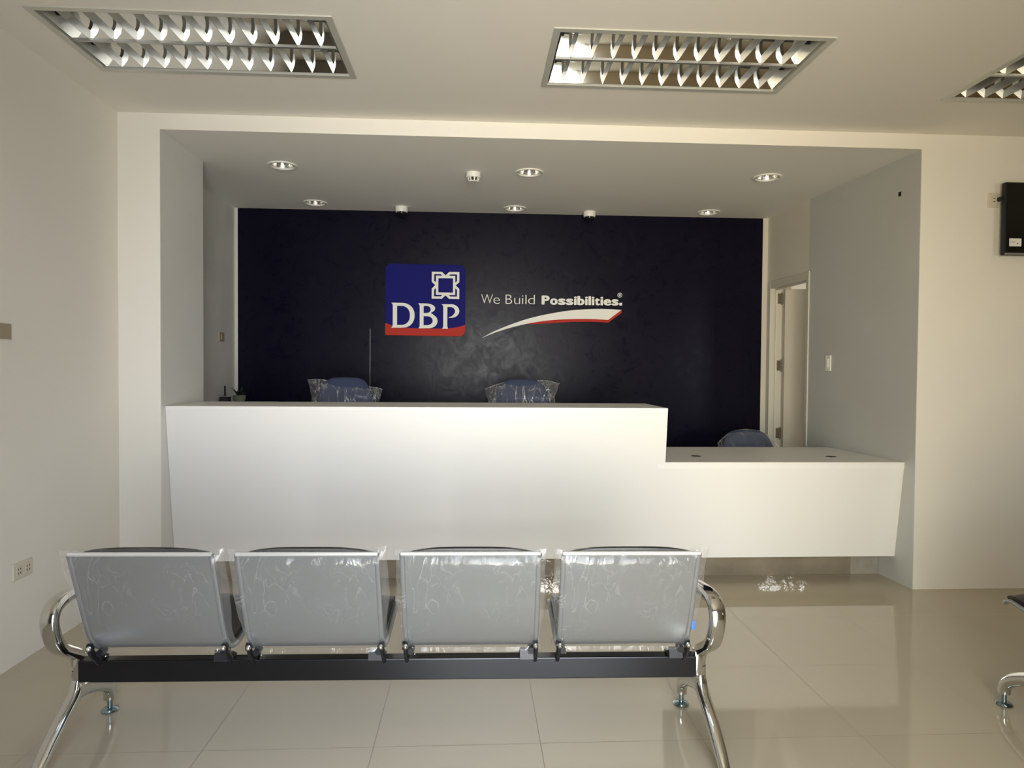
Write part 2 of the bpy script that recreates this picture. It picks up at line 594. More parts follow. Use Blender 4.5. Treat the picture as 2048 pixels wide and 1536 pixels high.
# right inner wall with the doorway
DY0, DY1, DZ = 5.318, 5.93, 2.10   # clear opening
rx = lambda y: RB + (NR - RB) * (y - J2) / (B - J2)
rw = MB()
rw.prism([(rx(J2), J2), (rx(J2) + 0.09, J2), (rx(DY0) + 0.09, DY0), (rx(DY0), DY0)], 0, ZC + 0.3, 2)
rw.prism([(rx(DY0), DY0), (rx(DY0) + 0.09, DY0), (rx(DY1) + 0.09, DY1), (rx(DY1), DY1)], DZ, ZC + 0.3, 2)
rw.prism([(rx(DY1), DY1), (rx(DY1) + 0.09, DY1), (rx(B) + 0.09, B), (rx(B), B)], 0, ZC + 0.3, 2)
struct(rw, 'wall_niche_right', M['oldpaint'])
# casing round the doorway
tr = MB()
cx0 = rx(5.6) - 0.022
cf = lambda y: rx(y) - 0.010
q0, q1 = J2 - 0.012, DY1 + 0.050
tr.box(cf(5.3), q0, 0, cx0 + 0.098, DY0 + 0.006, DZ + 0.055)
tr.box(cf(DY1), DY1 - 0.012, 0, cx0 + 0.098, q1, DZ + 0.055)
tr.prism([(cf(DY0) + 0.001, DY0), (cx0 + 0.098, DY0), (cx0 + 0.098, DY1), (cf(DY1) + 0.001, DY1)], DZ - 0.012, DZ + 0.055, 2)
tr.box(cx0 + 0.045, DY1 - 0.026, 0, cx0 + 0.062, DY1 - 0.012, DZ - 0.012)
tr.box(cx0 + 0.045, DY0, DZ - 0.026, cx0 + 0.062, DY1, DZ - 0.012)
struct(tr, 'trim_1', M['trimw'], bevel=0.003)

# ceilings
TROFFERS = [(-1.228, 3.192), (0.952, 3.220), (3.115, 3.245)]
TW, TD = 1.245, 0.605
th = [(x - TW / 2 + 0.02, y - TD / 2 + 0.02, x + TW / 2 - 0.02, y + TD / 2 - 0.02) for x, y in TROFFERS]
struct(plate_with_holes(XL - 0.2, WY - 0.2, XR + 0.2, D, ZC, th), 'ceiling', M['ceil'])
DL = [(-1.313, 4.706), (0.369, 4.734), (2.056, 4.720), (-1.334, 5.745), (0.331, 5.797), (2.009, 5.798)]
HR = 0.083
dh = [(x - 0.09, y - 0.09, x + 0.09, y + 0.09) for x, y in DL]
nc = plate_with_holes(NL, D + 0.004, 2.85, B, ZT, dh, up=0.3)
for x, y in DL:                    # square cut-outs closed down to round ones
    n = 32
    ring, sq = [], []
    for k in range(n):
        a = 2 * math.pi * k / n
        c, s = math.cos(a), math.sin(a)
        q = 0.09 / max(abs(c), abs(s))
        ring.append((x + HR * c, y + HR * s, ZT))
        sq.append((x + q * c, y + q * s, ZT))
    nc.grid([ring, sq], close_u=True)
struct(nc, 'ceiling_niche', M['nceil'])

# wall behind the camera with its glazed front
bw = MB()
bw.box(XL - 0.2, WY - 0.2, 0, WX0, WY, ZC + 0.3)
bw.box(WX0, WY - 0.2, WZ1, WX1, WY, ZC + 0.3)
struct(bw, 'wall_behind', M['dark'])
br_ = MB()
br_.box(WX1, WY - 0.2, 0, SX0, WY, ZC + 0.3)
br_.box(SX1, WY - 0.2, 0, XR + 0.2, WY, ZC + 0.3)
br_.box(SX0, WY - 0.2, SZ1, SX1, WY, ZC + 0.3)
br_.box(SX0, WY - 0.2, 0, SX1, WY, SZ0)
struct(br_, 'wall_behind_right', M['tan'])
wf = MB()
for x in (WX0, WX0 + 0.87, WX1 - 0.06):
    wf.box(x, WY - 0.12, 0, x + 0.06, WY - 0.07, WZ1)
wf.box(WX0, WY - 0.12, WZ1 - 0.06, WX1, WY - 0.07, WZ1)
struct(wf, 'window_1', M['alu'])

# the room beyond the open door
sr = MB()
sr.box(4.8, J2, 0, 5.0, 8.0, ZC + 0.3)
sr.box(2.66, 7.8, 0, 4.8, 8.0, ZC + 0.3)
sr.box(2.65, B + 0.2, 0, 2.85, 7.8, ZC + 0.3)
struct(sr, 'wall_side_room', M['paint'])
struct(MB().box(2.80, J2, 2.55, 4.8, 7.8, 2.75), 'ceiling_side_room', M['ceil'])

# navy cladding: four sheets with open joints
cl = MB()
for a, b in ((-2.052, -0.921), (-0.917, 0.259), (0.262, 1.429), (1.431, 2.578)):
    cl.box(a, B - 0.006, 0, b, B, ZT - 0.002)
cl.box(-0.9235, B - 0.003, 1.70, -0.9145, B, ZT - 0.002)  # lower joint left open: the pale wall behind stands in for a glint
cl.box(0.255, B - 0.0025, 0, 0.266, B, ZT - 0.002)
cl.box(1.425, B - 0.0025, 0, 1.435, B, ZT - 0.002)
for x, z in ((-0.714, 2.453), (-0.714, 2.422)):
    cl.box(x - 0.006, B - 0.008, z - 0.006, x + 0.006, B - 0.006, z + 0.006)
struct(cl, 'wall_cladding', M['navy'])
struct(MB().box(-2.057, B - 0.007, 0, -2.0522, B, ZT - 0.002), 'trim_2', M['laminate'])

# door leaf, swung open into the side room
door = bpy.data.objects.new('door_1', None)
COL.objects.link(door)
door.location = (cx0 + 0.098, DY1 - 0.016, 0)
door.rotation_euler = (0, 0, math.radians(-2))
door['kind'] = 'structure'
struct(MB().box(0.018, -0.040, 0.012, 0.60, 0.0, DZ - 0.018), 'door_leaf', M['door'], door, bevel=0.002)
for z in (2.0, 1.404, 0.80):
    hb = MB()
    hb.box(-0.052, -0.0015, z - 0.045, -0.004, 0.0005, z + 0.045)
    hb.box(-0.004, -0.016, z - 0.045, 0.010, -0.013, z + 0.045)
    hb.tube([(0.001, -0.010, z - 0.055), (0.001, -0.010, z + 0.055)], 0.0065, n=12)
    for dz in (-0.033, 0.0, 0.033):
        hb.box(-0.046, -0.0035, z + dz - 0.006, -0.036, -0.0012, z + dz + 0.006)
        hb.box(-0.026, -0.0035, z + dz - 0.006, -0.016, -0.0012, z + dz + 0.006)
    struct(hb, 'hinge', M['brass'], door, smooth=40)
hd = MB().tube([(0.54, -0.04, 1.0), (0.54, -0.09, 1.0), (0.44, -0.095, 1.0)], 0.009, n=10, up=(0, 0, 1))
struct(hd, 'door_handle', M['chrome'], door, smooth=40)

# ------------------------------------------------------------------ reception counter
CY = lambda z: 4.109 + (1.122 - z) * 0.125          # front face leans back towards the floor
CX0, CXM, CX1 = -1.828, 1.188, 2.731
cn = thing('reception_counter', 'long white two-height reception counter filling the wall opening', 'counter', (0, 0, 0))
fp = MB()
out = [(CX0, 0.161), (CX1 - 0.004, 0.161), (CX1, 0.780), (CXM, 0.780), (CXM, 1.119), (-0.3085, 1.119), (-0.3090, 1.02), (-0.3095, 1.119), (CX0, 1.119)]
vs = [(x, CY(z), z) for x, z in out] + [(x, CY(z) + 0.03, z) for x, z in out]
n = len(out)
fp.add(vs, [tuple(range(n)), tuple(range(n, 2 * n))[::-1]] + [(i, (i + 1) % n, n + (i + 1) % n, n + i) for i in range(n)])
fp.build('front_panel', M['laminate'], cn)
MB().box(CX0, CY(1.122), 1.098, CXM, 4.680, 1.122).build('transaction_ledge', M['top'], cn, bevel=0.0015)
MB().box(CXM - 0.03, CY(0.78) + 0.003, 0.7835, CXM, 4.678, 1.098).build('end_panel', M['laminate'], cn)
dts = MB()
hol = [(1.483, 4.458), (2.401, 4.436)]
xs = sorted([CXM - 0.05, 2.672] + [h[0] + d for h in hol for d in (-.045, .045)])
ys = sorted([CY(0.78) + 0.001, 4.985] + [h[1] + d for h in hol for d in (-.045, .045)])
for z in (0.742, 0.782):
    for i in range(len(xs) - 1):
        for j in range(len(ys) - 1):
            cx, cy = (xs[i] + xs[i + 1]) / 2, (ys[j] + ys[j + 1]) / 2
            if any(abs(cx - h[0]) < .045 and abs(cy - h[1]) < .045 for h in hol):
                continue
            dts.add([(xs[i], ys[j], z), (xs[i + 1], ys[j], z), (xs[i + 1], ys[j + 1], z), (xs[i], ys[j + 1], z)], [(0, 1, 2, 3)])
    for hx, hy in hol:
        ring, sq = [], []
        for k in range(32):
            a = 2 * math.pi * k / 32
            c, s = math.cos(a), math.sin(a)
            q = .045 / max(abs(c), abs(s))
            ring.append((hx + .036 * c, hy + .036 * s, z))
            sq.append((hx + q * c, hy + q * s, z))
        dts.grid([ring, sq], close_u=True)
a0, a1, b0, b1 = CXM - 0.05, 2.672, CY(0.78) + 0.001, 4.985
for p, q in (((a0, b0), (a1, b0)), ((a1, b0), (a1, b1)), ((a1, b1), (a0, b1)), ((a0, b1), (a0, b0))):
    dts.add([(*p, .742), (*q, .742), (*q, .782), (*p, .782)], [(0, 1, 2, 3)])
dts.add([(a1, b0, .742), (CX1, b0, .742), (2.680, 4.92, .742), (a1, 4.92, .742), (a1, b0, .782), (CX1, b0, .782), (2.680, 4.92, .782), (a1, 4.92, .782)],
        [(0, 1, 2, 3), (4, 5, 6, 7), (0, 1, 5, 4), (1, 2, 6, 5), (2, 3, 7, 6)])
dts.build('desk_top', M['top'], cn)
for hx, hy in hol:
    MB().lathe([(0.036, 0.0), (0.0355, -0.004), (0.033, -0.005), (0.031, -0.040), (0.0, -0.040)], 32, (hx, hy, 0.782)).build('cable_grommet', M['hole'], cn, smooth=40, label='dark round cable hole')
MB().box(CX0, CY(.161) + 0.012, 0.161, 2.715, 4.40, 0.175).build('underside', M['laminate'], cn)
MB().box(CX0, 4.385, 0.0, 2.52, 4.40, 0.161).build('toe_kick', M['kick'], cn, label='brown glossy recessed kick board')
MB().box(2.52, 4.383, 0.0, 2.712, 4.40, 0.161).build('kick_end', M['cement'], cn, label='bare grey kick board end')
MB().box(CX0, 4.62, 0.0, CXM, 4.65, 1.098).build('back_panel', M['laminate'], cn)
MB().box(2.63, 4.50, 0.0, 2.66, 4.96, 0.742).build('desk_support', M['laminate'], cn)

# ------------------------------------------------------------------ ceiling lights with mirror louvres
def troffer(x, y, label):
    t = thing('louvre_ceiling_light', label, 'ceiling light', (x, y, ZC), 0, 'louvred ceiling lights')
    hw, hd_ = TW / 2, TD / 2
    fr = MB()
    fl = 0.030
    zb, zt = -0.006, 0.012
    o = [(-hw, -hd_), (hw, -hd_), (hw, hd_), (-hw, hd_)]
    i_ = [(-hw + fl, -hd_ + fl), (hw - fl, -hd_ + fl), (hw - fl, hd_ - fl), (-hw + fl, hd_ - fl)]
    for k in range(4):
        a, b = o[k], o[(k + 1) % 4]
        c, d = i_[(k + 1) % 4], i_[k]
        fr.add([(*a, zb), (*b, zb), (*c, zb), (*d, zb), (*a, 0.0), (*b, 0.0), (*c, zt), (*d, zt)],
               [(0, 1, 2, 3), (0, 1, 5, 4), (3, 2, 6, 7)])
    fr.build('frame', M['troffer'], t)
    hs = MB().box(-hw + 0.028, -hd_ + 0.028, 0.0, hw - 0.028, hd_ - 0.028, 0.12)
    hs.f = [f for k, f in enumerate(hs.f) if k != 0]
    hs.build('housing', M['steel'], t)
    ix, iy = hw - 0.040, hd_ - 0.038
    depth = 0.112
    for sgn in (-1, 1):            # two parabolic mirror troughs
        y0, y1 = (-iy, -0.006) if sgn < 0 else (0.006, iy)
        yc, hh = (y0 + y1) / 2, (y1 - y0) / 2
        rows = []
        for k in range(25):
            s = -1 + 2 * k / 24
            rows.append([(xx, yc + hh * s, 0.004 + depth * (1 - abs(s) ** 3.2)) for xx in (-ix, ix)])
        MB().grid(rows).build('reflector', M['mirror'], t, smooth=60)
        for ex in (-1, 1):         # lamp holders at both ends
            MB().tube([(ex * (ix - 0.001), yc, 0.060), (ex * (ix - 0.022), yc, 0.060)], 0.014, n=16, up=(0, 0, 1)).build('lamp_holder', M['hole'], t, smooth=40)
    for ex in (-1, 1):
        MB().box(min(ex * ix, ex * (ix + .001)), -iy, 0.004, max(ex * ix, ex * (ix + .001)), iy, 0.116).build('end_plate', M['troffer'], t)
    lv = MB()
    nb = 11
    for sgn in (-1, 1):
        y0, y1 = (-iy, -0.006) if sgn < 0 else (0.006, iy)
        for k in range(nb):
            bx = -ix + (k + 0.7) * 2 * ix / (nb + 0.4)
            wt, wb, zt_, zb_ = 0.0075, 0.001, 0.040, 0.002
            lv.prism([(bx - wb, zb_), (bx + wb, zb_), (bx + wt, zt_), (bx - wt, zt_)], y0, y1, 1)
    lv.prism([(-0.007, 0.000), (0.007, 0.000), (0.009, 0.012), (-0.009, 0.012)], -ix, ix, 0)
    lv.build('louvre', M['alu'], t)
    return t


TL = ['recessed mirror louvre ceiling light nearest the outlet wall', 'recessed mirror louvre ceiling light above the middle of the counter',
      'recessed mirror louvre ceiling light cut off by the frame, in front of the screen']
for (x, y), l in zip(TROFFERS, TL):
    troffer(x, y, l)

# ------------------------------------------------------------------ round downlights
def downlight(x, y, label):
    t = thing('recessed_downlight', label, 'downlight', (x, y, ZT), 0, 'round downlights in the niche ceiling')
    MB().lathe([(0.079, 0.0), (0.098, -0.001), (0.099, -0.004), (0.096, -0.009), (0.082, -0.010), (0.078, -0.004), (0.078, 0.010)], 48).build('rim', M['white'], t, smooth=50)
    MB().lathe([(0.0785, 0.010), (0.0785, 0.016), (0.070, 0.016), (0.070, 0.004)], 48).build('gap_ring', M['hole'], t, smooth=50)
    pr = [(0.0705, 0.000), (0.0685, 0.000), (0.064, 0.020), (0.057, 0.050), (0.046, 0.078), (0.030, 0.092), (0.0, 0.095)]
    MB().lathe(pr, 48).build('reflector', M['fluted'], t, smooth=50)
    MB().lathe([(0.012, 0.090), (0.014, 0.070), (0.022, 0.055), (0.024, 0.040), (0.018, 0.027), (0.0, 0.022)], 24).build('lamp', M['lampglass'], t, smooth=50)


DLL = ['front-row round downlight nearest the wall reveal beside the left pillar', 'front-row round downlight beside the smoke detector',
       'front-row round downlight nearest the reveal with the light switch', 'back-row round downlight before the navy wall, nearest the blank side wall',
       'back-row round downlight between the two dome cameras', 'back-row round downlight nearest the open door']
for (x, y), l in zip(DL, DLL):
    downlight(x, y, l)

# smoke detector
t = thing('smoke_detector', 'white smoke detector with dark vents on the niche ceiling', 'smoke detector', (-0.02, 4.79, ZT))
MB().lathe([(0.0, 0.0), (0.050, 0.0), (0.051, -0.028), (0.047, -0.036), (0.0, -0.036)], 40).build('base', M['white'], t, smooth=40)
hp = MB()
for k in range(8):
    a = 2 * math.pi * (k + 0.25) / 8
    m = Matrix.Rotation(a, 4, 'Z')
    hp.add([m @ Vector(p) for p in [(0.043, -0.006, -0.034), (0.043, 0.006, -0.034), (0.033, 0.004, -0.060), (0.033, -0.004, -0.060), (0.036, -0.006, -0.034), (0.036, 0.006, -0.034), (0.027, 0.004, -0.060), (0.027, -0.004, -0.060)]],
           [(0, 1, 2, 3), (4, 7, 6, 5), (0, 3, 7, 4), (1, 5, 6, 2)])
hp.lathe([(0.034, -0.057), (0.033, -0.062), (0.0, -0.064)], 32)
hp.build('sensor_cage', M['white'], t)
MB().lathe([(0.034, -0.034), (0.027, -0.058)], 24).build('vent', M['hole'], t)

# dome cameras
def dome(x, y, label):
    t = thing('dome_camera', label, 'security camera', (x, y, ZT), 0, 'dome cameras on the niche ceiling')
    MB().lathe([(0.0, 0.0), (0.052, 0.0), (0.054, -0.006), (0.052, -0.036), (0.049, -0.045), (0.0, -0.045)], 40).build('base', M['white'], t, smooth=35)
    pr = [(0.040 * math.cos(a), -0.045 - 0.036 * math.sin(a)) for a in [k * math.pi / 20 for k in range(11)]]
    MB().lathe(pr, 32).build('dome', M['glassy'], t, smooth=60)


dome(-0.634, 5.845, 'white ceiling dome camera above the blue square sign')
dome(0.986, 5.887, 'white ceiling dome camera above the slogan lettering')

# ------------------------------------------------------------------ signs on the navy wall
YS = B - 0.006


def flat_shape(name, loops, mat, parent, y, thick, **props):
    """loops: outer and hole outlines in (x, z); filled, extruded forward from y by thick"""
    cu = bpy.data.curves.new(name, 'CURVE')
    cu.dimensions = '2D'
    cu.fill_mode = 'BOTH'
    cu.extrude = thick / 2
    for lp in loops:
        s = cu.splines.new('POLY')
        s.points.add(len(lp) - 1)
        for p, (x, z) in zip(s.points, lp):
            p.co = (x, z, 0, 1)
        s.use_cyclic_u = True
    return curve_to_mesh(name, cu, mat, parent, y - thick / 2, **props)


def curve_to_mesh(name, cu, mat, parent, y, sx_=1.0, x=0.0, z=0.0, **props):
    tmp = bpy.data.objects.new(name + '_tmp', cu)
    COL.objects.link(tmp)
    dg = bpy.context.evaluated_depsgraph_get()
    dg.update()
    me = bpy.data.meshes.new_from_object(tmp.evaluated_get(dg))
    bpy.data.objects.remove(tmp)
    me.name = name
    me.transform(Matrix(((sx_, 0, 0, x), (0, 0, -1, y), (0, 1, 0, z), (0, 0, 0, 1))))
    me.materials.clear()
    me.materials.append(mat)
    o = bpy.data.objects.new(name, me)
    COL.objects.link(o)
    o.parent = parent
    for k, v in props.items():
        o[k] = v
    return o


# photograph crop -> metres on the wall (logo)
LX = lambda a: -0.783 + (740 + a / 7.682 - 772) / 228.3
LZ = lambda b: 2.257 - (500 + b / 7.68 - 530.5) / 230.5
L2 = lambda pts: [(LX(a), LZ(b)) for a, b in pts]


def arc(cx, cy, rx_, ry_, a0, a1, n=14, p=2.0):
    o = []
    for k in range(n + 1):
        a = math.radians(a0 + (a1 - a0) * k / n)
        c, s = math.cos(a), math.sin(a)
        c = math.copysign(abs(c) ** (2 / p), c)
        s = math.copysign(abs(s) ** (2 / p), s)
        o.append((cx + rx_ * c, cy - ry_ * s))
    return o


sg = thing('logo_sign', 'square blue and red wall sign with raised white emblem and three big letters', 'sign')
x0, x1, y0, y1, R_ = 245, 1462, 222, 1330, 95
panel = arc(x1 - R_, y0 + R_ + 5, R_, R_, 0, 90) + arc(x0 + R_, y0 + R_, R_, R_, 90, 180) + [(x0, y1 - 60)] + [(x1, y1 - 130)]
flat_shape('sign_panel', [L2(panel)], M['signblue'], sg, YS, 0.030)
band = [(245, 1135), (290, 1150), (350, 1172), (450, 1192), (620, 1208), (850, 1215), (1080, 1212), (1260, 1202), (1360, 1185), (1420, 1167), (1462, 1152)]
band += arc(1462 - 95, 1330 - 95, 95, 95, 0, -90) + [(245, 1322)]
flat_shape('red_band', [L2(band)], M['signred'], sg, YS, 0.0335, label='red wave band along the foot of the sign')
emb = [(950, 340), (1105, 340), (1160, 394), (1215, 340), (1370, 340), (1370, 495), (1314, 546), (1370, 600), (1370, 755), (1215, 755), (1160, 701), (1105, 755), (950, 755), (950, 600), (1003, 546), (950, 495)]
holes = [[(1050, 438), (1274, 438), (1274, 658), (1050, 658)]]
tlh = [(986, 376), (1088, 376), (1112, 400), (1014, 400), (1014, 505), (986, 480)]
for fx in (0, 1):
    for fy in (0, 1):
        holes.append([((2321 - a) if fx else a, (1095 - b) if fy else b) for a, b in tlh])
flat_shape('emblem', [L2(emb)] + [L2(h) for h in holes], M['signwhite'], sg, YS - 0.030, 0.016)
Dl = [[(338, 825), (520, 826)] + arc(505, 1017, 187, 190, 88, -88, 22, 2.15) + [(505, 1207), (338, 1209), (356, 1190), (362, 1160), (362, 870), (356, 845)],
      [(426, 872), (490, 872)] + arc(488, 1018, 134, 147, 85, -85, 20, 2.2) + [(426, 1166)]]
Bl = [[(745, 830), (870, 831)] + arc(870, 905, 134, 74, 80, -50, 12) + [(935, 978), (960, 988)] + arc(905, 1100, 136, 112, 55, -88, 16) + [(900, 1212), (748, 1214), (764, 1196), (770, 1170), (770, 872), (763, 848)],
      [(828, 868), (880, 868)] + arc(880, 922, 56, 54, 85, -85, 12) + [(828, 978)],
      [(828, 1026), (880, 1026)] + arc(882, 1095, 86, 70, 85, -85, 12) + [(828, 1166)]]
Pl = [[(1098, 838), (1250, 838)] + arc(1250, 942, 122, 104, 80, -60, 16) + [(1268, 1047), (1212, 1048), (1212, 1040), (1260, 1022)] + arc(1235, 945, 73, 66, -40, 85, 14) + [(1190, 880), (1190, 1178), (1200, 1216), (1106, 1217), (1122, 1198), (1128, 1172), (1128, 880), (1120, 856)]]
for nm, l in (('letter_d', Dl), ('letter_b', Bl), ('letter_p', Pl)):
    flat_shape(nm, [L2(q) for q in l], M['signwhite'], sg, YS - 0.030, 0.018)

sl = thing('slogan_sign', 'one line of raised white slogan lettering on the navy wall, above the swoosh', 'sign')


def letter(ch, xa, xb, zb, cap, bold=0.0, name=None):
    """one raised letter fitted between xa and xb; bold = extra stroke, laid on as overlapping copies"""
    cu = bpy.data.curves.new('letter', 'FONT')
    cu.body = ch
    cu.size = cap / 0.73
    cu.extrude = 0.005
    cu.resolution_u = 6
    cu.offset = 0.0 if bold else -0.0020
    o = curve_to_mesh(name or 'letter_' + ch.lower(), cu, M['signwhite'], sl, YS - 0.005)
    me = o.data
    vs = [v.co.copy() for v in me.vertices]
    fs = [tuple(p.vertices) for p in me.polygons]
    if bold:
        offs = [(bold * math.cos(k * math.pi / 4), 0.55 * bold * math.sin(k * math.pi / 4)) for k in range(8)] + [(0, 0)]
        nv, nf = [], []
        for k_, (dx, dz) in enumerate(offs):
            b0 = len(nv)
            nv += [Vector((v.x + dx, v.y - 0.0004 * k_, v.z + dz)) for v in vs]
            nf += [tuple(i + b0 for i in f) for f in fs]
        vs, fs = nv, nf
    w0, w1 = min(v.x for v in vs), max(v.x for v in vs)
    k = (xb - xa) / (w1 - w0)
    me2 = bpy.data.meshes.new(o.name)
    me2.from_pydata([(xa + (v.x - w0) * k, v.y, zb + v.z) for v in vs], [], fs)
    me2.materials.append(M['signwhite'])
    o.data = me2
    return o


SXL = lambda a: 0.0445 + (940 + a / 6.024 - 961) / 224.6
for ch, a, b_ in (('W', 135, 272), ('e', 280, 356), ('B', 425, 503), ('u', 528, 598), ('i', 621, 637), ('l', 662, 675), ('d', 694, 774)):
    letter(ch, SXL(a), SXL(b_), 1.9285, 0.090)
for ch, a, b_ in (('P', 856, 952), ('o', 958, 1050), ('s', 1054, 1146), ('s', 1150, 1240), ('i', 1246, 1279), ('b', 1285, 1374), ('i', 1380, 1412), ('l', 1420, 1452), ('i', 1461, 1493), ('t', 1497, 1560), ('i', 1566, 1599), ('e', 1604, 1697), ('s', 1701, 1788)):
    letter(ch, SXL(a), SXL(b_), 1.9300, 0.079, bold=0.0058)
MB().box(SXL(1796), YS - 0.010, 1.9275, SXL(1830), YS, 1.9275 + 0.024).build('full_stop', M['signwhite'], sl)
rg = MB()
ro = [(1.283 + 0.021 * math.cos(a), 2.020 + 0.021 * math.sin(a)) for a in [k * math.pi / 12 for k in range(24)]]
ri = [(1.283 + 0.0165 * math.cos(a), 2.020 + 0.0165 * math.sin(a)) for a in [k * math.pi / 12 for k in range(24)]]
Rg = [[(1.275, 2.010), (1.279, 2.010), (1.279, 2.018), (1.284, 2.018), (1.289, 2.010), (1.293, 2.010), (1.288, 2.0185), (1.291, 2.0215), (1.291, 2.0275), (1.288, 2.0305), (1.275, 2.0305)],
      [(1.279, 2.0215), (1.286, 2.0215), (1.287, 2.0245), (1.286, 2.027), (1.279, 2.027)]]
flat_shape('registered_mark', [ro, ri] + Rg, M['signwhite'], sl, YS, 0.008)

sw = thing('swoosh_sign', 'white swoosh with a red lower edge under the slogan', 'sign')
top = [(0.063, 1.630), (0.158, 1.682), (0.319, 1.750), (0.481, 1.805), (0.650, 1.845), (0.835, 1.877), (1.021, 1.892), (1.170, 1.894), (1.297, 1.888)]
bot = [(1.178, 1.798), (1.022, 1.804), (0.836, 1.801), (0.651, 1.788), (0.481, 1.761), (0.319, 1.722), (0.173, 1.675), (0.055, 1.624)]
flat_shape('swoosh_blade', [smooth_path(top, 4) + smooth_path(bot, 4)], M['signwhite'], sw, YS - 0.008, 0.010)
red = [(0.440, 1.752), (0.651, 1.792), (0.836, 1.805), (1.178, 1.800), (1.297, 1.888), (1.301, 1.864), (1.182, 1.775), (1.022, 1.781), (0.836, 1.777), (0.585, 1.757)]
flat_shape('red_edge', [red], M['signred'], sw, YS, 0.010, label='red underlayer of the swoosh')

# ------------------------------------------------------------------ waiting bench
def film_bag(us, ws, centre, half, top_fn, thick, seed, jitter=0.004, nu=36, nw=26):
    """closed loose bag round a panel. us = half width fn(w01), centre(w)->v, half = loop half depth fn(w01)"""
    mb = MB()
    rows = []
    n2 = 2 * nu
    for i in range(nw + 1):
        t_ = i / nw
        row = []
        for k in range(n2):
            th_ = 2 * math.pi * k / n2
            c, s = math.cos(th_), math.sin(th_)
            c2 = math.copysign(abs(c) ** 0.42, c)
            s2 = math.copysign(abs(s) ** 0.55, s)
            uu = us(t_) * c2
            wtop = top_fn(uu / max(us(1.0), 1e-6))
            w = ws[0] + (wtop - ws[0]) * t_
            h = half(t_) * s2
            q = Vector((uu * 9 + seed, w * 9, s * 1.5 + seed * 0.7))
            j = noise.noise(q) * jitter + noise.noise(q * 3.1) * jitter * 0.5
            j2 = noise.noise(q * 1.7 + Vector((5, 5, 5))) * jitter
            row.append((uu + j2 * (1.0 if abs(c) > 0.8 else 0.3) * 1.5, centre(w) + h + j, w + j2 * 0.5 * (1 if t_ > 0.03 else 0)))
        rows.append(row)
    mb.grid(rows, close_u=True)
    return mb


PROF = [(-0.197, 0.738), (-0.168, 0.655), (-0.140, 0.575), (-0.119, 0.512), (-0.090, 0.440), (-0.060, 0.390), (-0.020, 0.362), (0.040, 0.356), (0.130, 0.368), (0.240, 0.388), (0.300, 0.398), (0.335, 0.396), (0.352, 0.382)]
PS = smooth_path(PROF, 5)


def prof_v(w):
    """v of the back at height w"""
    for (a, b), (c, d) in zip(PROF[:-1], PROF[1:]):
        if d <= w <= b:
            return a + (c - a) * (b - w) / max(b - d, 1e-6)
    return PROF[0][0] + (0.738 - w) * 0.36 if w > 0.738 else -0.03


def normals2(pts):
    o = []
    for i in range(len(pts)):
        a, b = pts[max(i - 1, 0)], pts[min(i + 1, len(pts) - 1)]
        tx, ty = b[0] - a[0], b[1] - a[1]
        l = math.hypot(tx, ty)
        o.append((-ty / l, tx / l))     # points forward and up (towards the sitter)
    return o


NS = normals2(PS)
HW = 0.238


def strip(pts, nrm, ua, ub, d0, d1, nu=2, bulge=None):
    """closed slab that follows a side profile between ua and ub, from d0 to d1 along its normal"""
    mb = MB()
    m = len(pts)
    top_, bot_ = [], []
    for (v, w), (a, b) in zip(pts, nrm):
        rt_, rb_ = [], []
        for k in range(nu):
            u = ua + (ub - ua) * k / (nu - 1)
            e = bulge(k / (nu - 1)) if bulge else 1.0
            rt_.append((u, v + a * (d0 + (d1 - d0) * e), w + b * (d0 + (d1 - d0) * e)))
            rb_.append((u, v + a * d0, w + b * d0))
        top_.append(rt_)
        bot_.append(rb_)
    rows = []
    for i in range(m):
        rows.append(top_[i] + bot_[i][::-1])
    mb.grid(rows, close_u=True)
    k = len(rows[0])
    mb.f.append(tuple(range(k))[::-1])
    mb.f.append(tuple((m - 1) * k + i for i in range(k)))
    return mb


